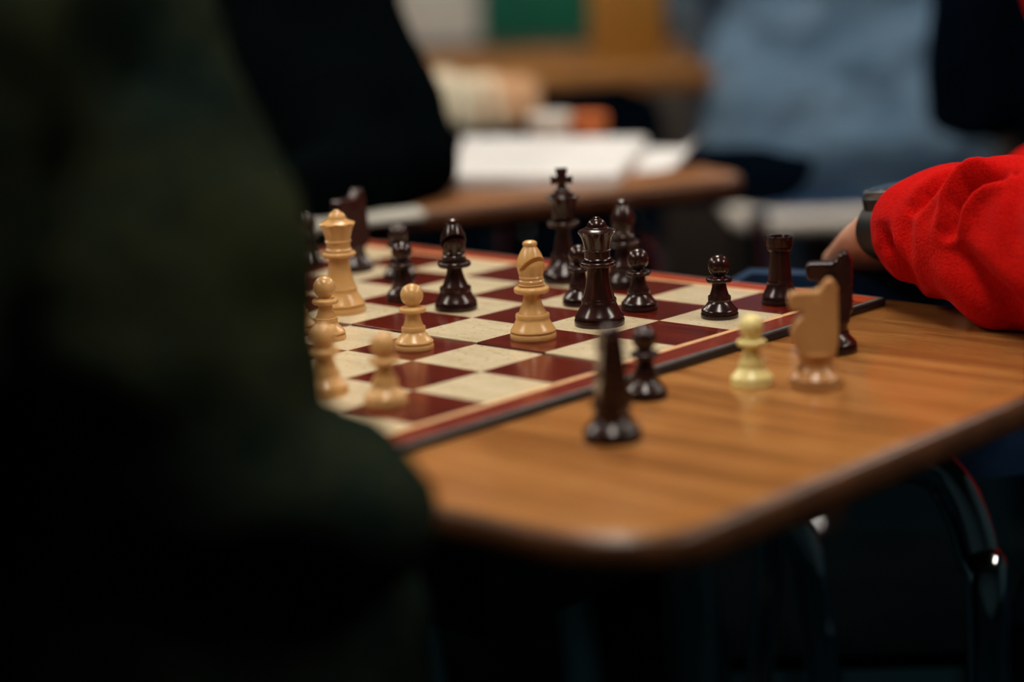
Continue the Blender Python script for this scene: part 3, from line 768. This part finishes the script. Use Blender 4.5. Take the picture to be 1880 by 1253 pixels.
def red_sleeve():
    nu, nv = 260, 180
    xs = np.array([a[0] for a in AX], float)
    def interp(x, col): return float(np.interp(x, xs, np.array([a[col] for a in AX])))
    def smooth_at(x):
        # quadratic smoothing of the axis through its control points
        h = 26; acc = V((0, 0, 0)); r = 0; W_ = 0
        for q in (-1, -0.5, 0, 0.5, 1):
            xx = min(max(x + q * h, xs[0]), xs[-1]); ww = 1 - abs(q) * 0.5
            acc += at(xx, interp(xx, 1), interp(xx, 2)) * ww; r += interp(xx, 3) * ww; W_ += ww
        return acc / W_, r / W_
    creases = [  # polyline over the sleeve (axis mm-like units), depth, width, ridge
        ([(1812, 288), (1775, 305), (1737, 329), (1702, 358), (1678, 385)], 0.0110, 9, 0.0040),
        ([(1842, 322), (1808, 333), (1780, 348), (1758, 378), (1742, 428)], 0.0290, 9, 0.0075),
        ([(1626, 420), (1634, 452), (1652, 484), (1685, 536)], 0.0105, 10, 0.0025),
        ([(1748, 447), (1772, 480), (1800, 515), (1850, 560), (1900, 596)], 0.0085, 18, 0.0040),
        ([(1673, 380), (1667, 432), (1676, 496)], 0.0030, 9, 0.001),
        ([(1858, 318), (1872, 316)], 0.0060, 8, 0.0),
        ([(1880, 330), (1862, 400), (1868, 470)], 0.0035, 16, 0.001),
    ]
    def dseg(px, py, a, b):
        ax_, ay = a; bx, by = b; dx, dy = bx - ax_, by - ay
        t = max(0, min(1, ((px - ax_) * dx + (py - ay) * dy) / (dx * dx + dy * dy)))
        return math.hypot(px - ax_ - t * dx, py - ay - t * dy), t
    vs, fs = [], []
    X0, X1 = 1668, 2160
    for iu in range(nu + 1):
        u = iu / nu; x = X0 + (X1 - X0) * u
        c, r = smooth_at(x); c2, _ = smooth_at(min(x + 4, X1)); c1, _ = smooth_at(max(x - 4, X0))
        T = (c2 - c1).normalized()
        upv = (UP - T * UP.dot(T)).normalized(); fr = upv.cross(T)
        if fr.dot(FWD) > 0: fr = -fr
        k = FPX / (c - CAM).dot(FWD)
        yc = interp(x, 1)
        if iu < 6: r = r * (0.86 + 0.14 * math.sin(iu / 6 * math.pi / 2))
        for iv in range(nv):
            th = 2 * math.pi * iv / nv
            q0 = c + (upv * math.sin(th) + fr * math.cos(th)) * r - CAM; dq = q0.dot(FWD)
            px_ = 940 + FPX * q0.dot(RIGHT) / dq; py = 626.5 + FPX * q0.dot(DOWN) / dq
            front = max(0.0, math.cos(th))
            disp = 0.0
            if front > 0:
                fx = x - front * 14 * (1 - u)
                for pl, dep, wd, rg in creases:
                    best = 1e9; tb = 0.5
                    for s_, (a, b) in enumerate(zip(pl, pl[1:])):
                        d_, t_ = dseg(px_, py, a, b)
                        if d_ < best: best = d_; tb = (s_ + t_) / (len(pl) - 1)
                    fade = min(1, (0.25 + 3 * min(tb, 1 - tb)))
                    disp -= dep * fade * math.exp(-(best / wd) ** 2)
                    disp += rg * fade * math.exp(-((best - 2.2 * wd) / (1.3 * wd)) ** 2)
                disp *= min(1, front * 2.2)
            disp += 0.0022 * math.sin(u * 23 + 1.3 * math.sin(th * 2)) * (0.35 + 0.65 * (1 - front)) * min(1, u * 8)
            disp += 0.0016 * math.sin(th * 3 + u * 9)
            p = c + (upv * math.sin(th) + fr * math.cos(th)) * (r + disp)
            if p.x < TX1 + 0.004 and p.z < ZT + 0.0012: p.z = ZT + 0.0012 - 0.02 * min(0, 0)
            vs.append(p)
    for iu in range(nu):
        for iv in range(nv):
            b = (iv + 1) % nv
            fs.append((iu * nv + iv, iu * nv + b, (iu + 1) * nv + b, (iu + 1) * nv + iv))
    # cuff: turn the hem inwards
    base = 0; last = len(vs)
    c, r = smooth_at(X0); T = (smooth_at(X0 + 8)[0] - c).normalized()
    for m, (f_, s_) in enumerate(((0.93, -0.0015), (0.86, 0.001), (0.84, 0.02))):
        for iv in range(nv):
            q = V(vs[iv]); vs.append(c + (q - c) * f_ + T * s_)
    prev = 0
    for m in range(3):
        st = last + m * nv; pv = 0 if m == 0 else last + (m - 1) * nv
        for iv in range(nv):
            b = (iv + 1) % nv; fs.append((pv + iv, pv + b, st + b, st + iv))
    off = red_root.location
    me = mesh('sleeve', [V(p) - off for p in vs], fs, 180)
    return link('sleeve', me, M['red'], red_root)
slv = red_sleeve()

# --- the wristwatch on the red player's wrist
def wristwatch():
    d = (at(1636, 416, 1.42) - at(1690, 420, 1.386)).normalized()
    c = at(1650, 421, 1.403)
    upv = (UP - d * UP.dot(d)).normalized(); sd = d.cross(upv)
    if sd.dot(FWD) > 0: sd = -sd
    t = empty('wristwatch', c); tag(t, 'black wristwatch with a steel bezel just outside the red cuff', 'watch')
    rw, ru = 0.0240, 0.0195
    def P(th, r, s): return (sd * math.cos(th) * rw + upv * math.sin(th) * ru) * r + d * s
    vs, fs = [], []; k = 40
    prof = [(1.0, -0.011), (1.13, -0.010), (1.15, 0), (1.13, 0.010), (1.0, 0.011)]
    for r, s in prof:
        for a in range(k): vs.append(P(2 * math.pi * a / k, r, s))
    for m in range(len(prof)):
        m2 = (m + 1) % len(prof)
        for a in range(k):
            b = (a + 1) % k; fs.append((m * k + a, m * k + b, m2 * k + b, m2 * k + a))
    link('strap', mesh('strap', vs, fs, 50), M['watch'], t)
    # case at the back of the wrist (up and towards the window side)
    th = math.radians(84); nrm = (P(th, 1, 0)).normalized(); oc = P(th, 1.12, 0)
    sx = d; sy = nrm.cross(d)
    def disc(name, mat, prof, parent, k=40, notch=0):
        vs, fs = [], []
        for r, h in prof:
            for a in range(k):
                q = 2 * math.pi * a / k; rr = r * (1 + (notch if (a // 2) % 2 == 0 else 0))
                vs.append(oc + (sx * math.cos(q) + sy * math.sin(q)) * rr + nrm * h)
        for m in range(len(prof) - 1):
            for a in range(k):
                b = (a + 1) % k; fs.append((m * k + a, m * k + b, (m + 1) * k + b, (m + 1) * k + a))
        fs.append(tuple(range(k - 1, -1, -1))); fs.append(tuple((len(prof) - 1) * k + a for a in range(k)))
        return link(name, mesh(name, vs, fs, 35), mat, parent)
    disc('case', M['watch'], [(0.019, -0.008), (0.0205, -0.004), (0.0205, 0.002), (0.019, 0.004)], t)
    bz = disc('bezel', M['watchmetal'], [(0.0185, 0.0035), (0.0192, 0.005), (0.0188, 0.0065), (0.016, 0.0072)], t, 40, 0.02)
    disc('glass', M['watchglass'], [(0.016, 0.0068), (0.0155, 0.0076)], t)
    for s in (-1, 1):
        vs = tube_mesh('crown_button', [oc + sx * 0.0195 + sy * s * 0.006 + nrm * 0.0, oc + sx * 0.023 + sy * s * 0.006 + nrm * 0.0], 0.0018, 10, 2)
        b = link('button', vs, M['watchmetal'] if s < 0 else M['orange'], t)
wristwatch()

# ------------------------------------------------------------------ chairs
def rounded_shell(name, w_, h_, th, curve, r=0.06, k=14):
    """curved panel: local x width, z height, bulging along y"""
    o = round_rect(-w_ / 2, w_ / 2, 0, h_, r, 6)
    bm = bmesh.new(); nx, nz = 18, 12
    def inside(x, z):
        # squeeze the grid rows to a rounded rectangle
        dz = 0
        if z < r: dz = r - z
        elif z > h_ - r: dz = z - (h_ - r)
        return w_ / 2 - (r - math.sqrt(max(0, r * r - dz * dz)))
    F_, Bk = {}, {}
    for a in range(nx + 1):
        for b in range(nz + 1):
            z = h_ * b / nz; hw = max(inside(0, z), w_ / 2 - r); x = -hw + 2 * hw * a / nx
            y = curve * (2 * x / w_) ** 2 + 0.02 * (z / h_ - 0.4) ** 2
            F_[a, b] = bm.verts.new((x, y - th / 2, z)); Bk[a, b] = bm.verts.new((x, y + th / 2, z))
    for a in range(nx):
        for b in range(nz):
            bm.faces.new((F_[a, b], F_[a + 1, b], F_[a + 1, b + 1], F_[a, b + 1])); bm.faces.new((Bk[a, b], Bk[a, b + 1], Bk[a + 1, b + 1], Bk[a + 1, b]))
    for a in range(nx):
        bm.faces.new((F_[a, 0], Bk[a, 0], Bk[a + 1, 0], F_[a + 1, 0])); bm.faces.new((F_[a, nz], F_[a + 1, nz], Bk[a + 1, nz], Bk[a, nz]))
    for b in range(nz):
        bm.faces.new((F_[0, b], F_[0, b + 1], Bk[0, b + 1], Bk[0, b])); bm.faces.new((F_[nx, b], Bk[nx, b], Bk[nx, b + 1], F_[nx, b + 1]))
    return bmmesh(name, bm, 50)

def school_chair(loc, rz, top_z, label, mat='chair', seat_z=0.44, hb=0.24, w_=0.42, cr=0.055, th=0.012, seat_mat=None):
    """local -y is the front of the chair; the backrest stands at local y = 0"""
    t = empty('school_chair', loc, rz); tag(t, label, 'chair', 'plastic school chairs')
    kx = w_ / 0.42
    b = link('backrest', rounded_shell('backrest', w_, hb, th, -0.05 * kx, cr), M[mat], t); b.location = (0, 0.02, top_z - hb)
    s = link('seat', bevel_box('seat', 0.41 * kx, 0.38, 0.014, 0.005, 2), M[seat_mat or mat], t); s.location = (0, -0.23, seat_z - 0.014)
    me = s.data
    for v in me.vertices:
        if v.co.y > 0.12: v.co.z += 0.02 * ((v.co.y - 0.12) / 0.07)
    for sx in (-1, 1):
        link('leg', tube_mesh('leg', [(sx * kx * 0.15, 0.035, top_z - 0.08), (sx * kx * 0.16, 0.02, top_z - 0.2), (sx * kx * 0.175, -0.02, seat_z - 0.03), (sx * kx * 0.185, 0.03, 0.2), (sx * kx * 0.19, 0.06, 0.012)], 0.011, 12, 6), M['chrome'], t)
        link('leg', tube_mesh('leg', [(sx * kx * 0.16, -0.03, seat_z - 0.028), (sx * kx * 0.165, -0.3, seat_z - 0.028), (sx * kx * 0.175, -0.40, seat_z - 0.05), (sx * kx * 0.185, -0.43, 0.2), (sx * kx * 0.19, -0.445, 0.012)], 0.011, 12, 6), M['chrome'], t)
    link('crossbar', tube_mesh('crossbar', [(-0.172 * kx, -0.05, seat_z - 0.05), (0, -0.05, seat_z - 0.05), (0.172 * kx, -0.05, seat_z - 0.05)], 0.010, 12, 3), M['chrome'], t)
    return t
p = at(1672, 486, 1.50)
school_chair((p.x, p.y, 0), math.atan2(RIGHT.y, RIGHT.x) + math.pi - 0.04, p.z, 'navy plastic chair pushed against the far end of the near desk', 'chair', 0.42, 0.15, 0.27, 0.022, 0.02, 'black')
p = at(1150, 280, 2.42)
school_chair((p.x, p.y, 0), math.atan2(RIGHT.y, RIGHT.x) - 0.05, p.z, 'dark plastic chair tucked under the desk with papers', 'navy', hb=0.065)

# ------------------------------------------------------------------ second desk, papers and things on it
fl = gp(545, 415, ZT); fr_ = gp(1400, 322, ZT)
d2 = (fr_ - fl); L2 = V((d2.x, d2.y, 0)).length; ang2 = math.atan2(d2.y, d2.x)
make_desk('school_desk', 'brown school desk behind the board with white papers on top', L2, 0.45, 0.05, M['oak_far'], (fl.x, fl.y, 0), ang2,
          [U_leg(0.08, 0.07, 1, 1), U_leg(L2 - 0.08, 0.07, -1, 1), U_leg(0.08, 0.38, 1, -1), U_leg(L2 - 0.08, 0.38, -1, -1)], box=False)

def sheet(name, corners, z, t, mat, label, cat, curl=0.0, parts=1, group=None):
    """a pad of paper over four floor-plan corners; curl lifts the far right edge"""
    c = sum(corners, V((0, 0, 0))) / 4
    root = empty(name, (c.x, c.y, z)); tag(root, label, cat, group)
    nx = 14
    for k in range(parts):
        vs, fs = [], []; z0 = t * k / parts; z1 = t * (k + 1) / parts - 0.0003
        sh = V((random.uniform(-1, 1), random.uniform(-1, 1), 0)) * 0.002
        for zq in (z0, z1):
            for i in range(nx + 1):
                for j in range(5):
                    u, v = i / nx, j / 4
                    p = (corners[0] * (1 - u) + corners[1] * u) * (1 - v) + (corners[3] * (1 - u) + corners[2] * u) * v
                    vs.append(V((p.x - c.x, p.y - c.y, zq + curl * max(0, (u - 0.5) * 2) ** 2)) + sh)
        q = (nx + 1) * 5
        for i in range(nx):
            for j in range(4):
                a = i * 5 + j
                fs.append((a, a + 1, a + 6, a + 5)); fs.append((q + a, q + a + 5, q + a + 6, q + a + 1))
        for i in range(nx):
            for j in (0, 4):
                a = i * 5 + j; fs.append((a, a + 5, q + a + 5, q + a))
        for j in range(4):
            for i in (0, nx):
                a = i * 5 + j; fs.append((a, a + 1, q + a + 1, q + a))
        link('page_block' if parts > 1 else 'sheet', mesh(name, vs, fs, 30), mat, root)
    return root
def quad(*pts): return [gp(x, y, ZT) for x, y in pts]
sheet('notebook', quad((835, 348), (1130, 345), (1185, 272), (850, 272)), ZT + 0.0005, 0.012, M['paper'], 'thick white notebook lying open on the brown desk', 'notebook', 0, 3)
sheet('paper_sheet', quad((1165, 318), (1270, 312), (1300, 275), (1190, 274)), ZT + 0.0005, 0.0012, M['paper'], 'curled white sheet beside the notebook on the brown desk', 'paper', 0.02)
sheet('paper_sheet', quad((560, 428), (785, 402), (770, 388), (560, 405)), ZT + 0.0005, 0.004, M['greypaper'], 'grey pad of paper at the left front of the brown desk', 'paper')

# white and orange pots at the back of the second desk
def pot(px, d, r, h, mat, name, label):
    p = gp(px, 262, ZT); t = empty(name, (p.x, p.y, ZT)); tag(t, label, 'pot', 'small pots on the brown desk')
    link('bowl', lathe(name, [(r * 0.8, 0), (r * 0.86, 0.002), (r, h * 0.5), (r * 0.98, h), (r * 0.9, h), (r * 0.9, h * 0.6), (r * 0.01, h * 0.5)], 32), mat, t)
    link('lid', lathe('lid', [(r * 1.03, h), (r * 1.03, h + 0.004), (r * 0.9, h + 0.0065), (r * 0.02, h + 0.007)], 32), mat, t)
pot(1012, 2.3, 0.026, 0.026, M['white'], 'glue_pot', 'small white pot at the back of the brown desk')
pot(1082, 2.3, 0.021, 0.025, M['orange'], 'paint_pot', 'small orange pot at the back of the brown desk')

# ------------------------------------------------------------------ people in the background
# black-clothed player leaning over the second desk, on the left
F2 = (V((CAM.x, CAM.y, 0)) - room(2.4, -0.2)).normalized() * 1.0
F2 = (F2 * 0.6 + FB * 0.8).normalized()
pel2 = at(430, 470, 2.35); pel2.z = 0.53
ch2 = at(470, 60, 2.22)
def extra2(bm):
    limb(bm, [(at(375, -120, 2.3), 0.17), (at(475, 60, 2.2), 0.145), (at(560, 190, 2.08), 0.118), (at(620, 270, 1.96), 0.082), (at(640, 318, 1.92), 0.055)])
    limb(bm, [(at(752, 290, 1.98), 0.050), (at(660, 342, 1.89), 0.040), (at(560, 352, 1.85), 0.036)])
person('person', 'person in black clothes leaning over the brown desk with papers', F2, pel2, ch2, M['black'], M['black'],
       [(at(620, 60, 2.15), at(745, 285, 2.0), at(640, 290, 2.12)), (at(300, 20, 2.35), at(330, 330, 2.2), at(420, 345, 1.95))], seat_legs(pel2, F2), top_name='sweater', extra_top=extra2)

# person in a pale blue shirt, sitting with the back to the camera
F3 = (FA * 0.95 + FB * 0.3).normalized()
pel3 = at(1545, 296, 3.3); ch3 = pel3 + V((0, 0, 0.40)) - F3 * 0.02
Rt3 = F3.cross(UP)
def extra3(bm):
    loft(bm, [(pel3 - UP * 0.06, Rt3 * 0.16, F3 * 0.13), (pel3 + UP * 0.03, Rt3 * 0.235, F3 * 0.17), (pel3 + UP * 0.12, Rt3 * 0.225, F3 * 0.16), (pel3 + UP * 0.25, Rt3 * 0.175, F3 * 0.14)], 26)
person('person', 'person in a pale blue shirt seated with back to the camera', F3, pel3, ch3, M['blue'], M['blue'],
       [(ch3 - Rt3 * 0.19 + UP * 0.07, ch3 - Rt3 * 0.23 - UP * 0.2 + F3 * 0.14, ch3 - Rt3 * 0.12 - UP * 0.18 + F3 * 0.36), (ch3 + Rt3 * 0.19 + UP * 0.07, ch3 + Rt3 * 0.23 - UP * 0.2 + F3 * 0.14, ch3 + Rt3 * 0.12 - UP * 0.18 + F3 * 0.36)],
       seat_legs(pel3, F3), top_name='shirt', extra_top=extra3, wr=0.03)
def stool(loc, zs, label):
    t = empty('stool', loc, ROOM_ANG - math.pi / 2); tag(t, label, 'stool')
    link('seat', plate('stool_seat', round_rect(-0.19, 0.19, -0.17, 0.17, 0.06), zs - 0.03, zs, 0.008), M['chair'], t)
    r = round_rect(-0.205, 0.205, -0.185, 0.185, 0.07, 5)
    link('rim', tube_mesh('rim', [(x, y, zs - 0.016) for x, y in r] + [(r[0][0], r[0][1], zs - 0.016)], 0.0145, 14, 2), M['white'], t)
    for sx in (-1, 1):
        for sy in (-1, 1):
            link('leg', tube_mesh('leg', [(sx * 0.175, sy * 0.155, zs - 0.03), (sx * 0.18, sy * 0.16, 0.25), (sx * 0.20, sy * 0.18, 0.012)], 0.011, 12, 4), M['chrome'], t)
stool((pel3.x - F3.x * 0.08 + FB.x * 0.05, pel3.y - F3.y * 0.08 + FB.y * 0.05, 0), 0.55, 'stool with a pale metal rim under the person in the blue shirt')

# person in navy at the right edge
F4 = (FA * 0.9 + FB * 0.25).normalized()
pel4 = at(2130, 330, 2.5); pel4.z = 0.54; ch4 = pel4 + V((0, 0, 0.40))
Rt4 = F4.cross(UP)
person('person', 'person in a dark navy jacket at the right behind the red sleeve', F4, pel4, ch4, M['navy'], M['navy'],
       [(ch4 - Rt4 * 0.19 + UP * 0.07, ch4 - Rt4 * 0.22 - UP * 0.2, ch4 - Rt4 * 0.12 - UP * 0.2 + F4 * 0.26), (ch4 + Rt4 * 0.19 + UP * 0.07, ch4 + Rt4 * 0.22 - UP * 0.2 , ch4 + Rt4 * 0.12 - UP * 0.2 + F4 * 0.26)],
       seat_legs(pel4, F4))

# ------------------------------------------------------------------ far table and the things behind
pa = gp(760, 128, ZT); 
ta = empty('long_table', room(3.25, -0.75)); ta.rotation_euler = (0, 0, ROOM_ANG - math.pi / 2)
tag(ta, 'long tan wooden table at the back of the room', 'table')
link('table_top', bevel_box('table_top', 1.3, 0.62, 0.03, 0.004, 2, z0=ZT - 0.03), M['tanwood'], ta).location = (0.65, 0.31, 0)
for x in (0.06, 1.24):
    for y in (0.05, 0.57):
        link('leg', bevel_box('leg', 0.05, 0.05, ZT - 0.03, 0.004, 2), M['edge'], ta).location = (x, y, 0)
# low cabinet by the back wall with boxes on it
cb = empty('low_cabinet', room(5.2, -1.2)); cb.rotation_euler = (0, 0, ROOM_ANG - math.pi / 2)
tag(cb, 'low dark wooden cabinet along the back wall', 'cabinet')
link('body', bevel_box('cabinet_body', 2.6, 0.45, 0.66, 0.004, 2), M["darkwood"], cb).location = (1.3, 0.25, 0)
for k in range(4):
    d = link('door', bevel_box('cabinet_door', 0.62, 0.02, 0.54, 0.004, 2), M['darkwood'], cb); d.location = (0.34 + k * 0.64, 0.015, 0.03)
    link('handle', tube_mesh('handle', [(0.24, -0.012, 0.40), (0.24, -0.03, 0.40), (0.24, -0.03, 0.30), (0.24, -0.012, 0.30)], 0.005, 8, 3), M['chrome'], d)
def crate(a, b, sx, sy, sz, mat, name, label, cat):
    t = empty(name, room(a, b, 0.66), ROOM_ANG - math.pi / 2); tag(t, label, cat)
    link('body', bevel_box(name + '_body', sx, sy, sz, 0.006, 2), mat, t)
    link('lid', bevel_box(name + '_lid', sx * 1.03, sy * 1.03, 0.03, 0.006, 2, z0=sz), mat, t)
def px_b(px, a): return (px - 940) / FPX * a
crate(5.4, px_b(797, 5.4), 0.30, 0.25, 0.36, M['white'], 'storage_box', 'white storage box on the low cabinet', 'box')
crate(5.4, px_b(1008, 5.4), 0.26, 0.25, 0.36, M['green'], 'storage_box', 'green storage box on the low cabinet', 'box')
t = empty('cardboard_box', room(3.55, px_b(1172, 3.55), ZT), ROOM_ANG - math.pi / 2 + 0.15)
tag(t, 'gold cardboard box standing on the long table', 'box')
link('body', bevel_box('cardboard_body', 0.11, 0.08, 0.24, 0.003, 2), M['gold'], t)
for s in (-1, 1):
    f = link('flap', bevel_box('cardboard_flap', 0.108, 0.003, 0.05, 0.001, 1), M['gold'], t); f.location = (0, s * 0.039, 0.24); f.rotation_euler = (-s * 0.5, 0, 0)

RZ = math.atan2(RIGHT.y, RIGHT.x)
p = at(925, 168, 2.75)
school_chair((p.x, p.y, 0), RZ + math.pi + 0.08, p.z, 'navy plastic chair with a cream cloth over its back', 'navy')
def draped():
    top = at(880, 168, 2.75).z
    c = at(878, 168, 2.735)
    t = empty('folded_cloth', (c.x, c.y, top), RZ); tag(t, 'cream and peach cloth draped over the back of a chair', 'cloth')
    def drape(name, x0, x1, zt, drop0, drop1, mat, th):
        bm = bmesh.new(); nx, ns = 14, 16; rows = []
        for i in range(nx + 1):
            u = i / nx; x = x0 + (x1 - x0) * u; dr = drop0 + (drop1 - drop0) * u; row = []
            for s in range(ns + 1):
                v = s / ns * 2 - 1
                y = v * 0.028 + 0.004 * math.sin(u * 14 + v * 2); z = zt * (1 - u * 0.55) - abs(v) ** 2.2 * dr + 0.004 * math.sin(u * 11 + v)
                row.append(bm.verts.new((x, y, z)))
            rows.append(row)
        for a, b in zip(rows, rows[1:]):
            for s in range(ns): bm.faces.new((a[s], b[s], b[s + 1], a[s + 1]))
        me = bmmesh(name, bm, 60)
        o = link(name, me, mat, t)
        m = o.modifiers.new('t', 'SOLIDIFY'); m.thickness = th; m.offset = 1
        return o
    drape('cloth', -0.055, 0.035, 0.024, 0.065, 0.06, M['cream'], 0.006)
    drape('lining', 0.005, 0.075, 0.018, 0.055, 0.05, M['peach'], 0.006)
draped()

# tidy: nothing else
bpy.context.view_layer.update()
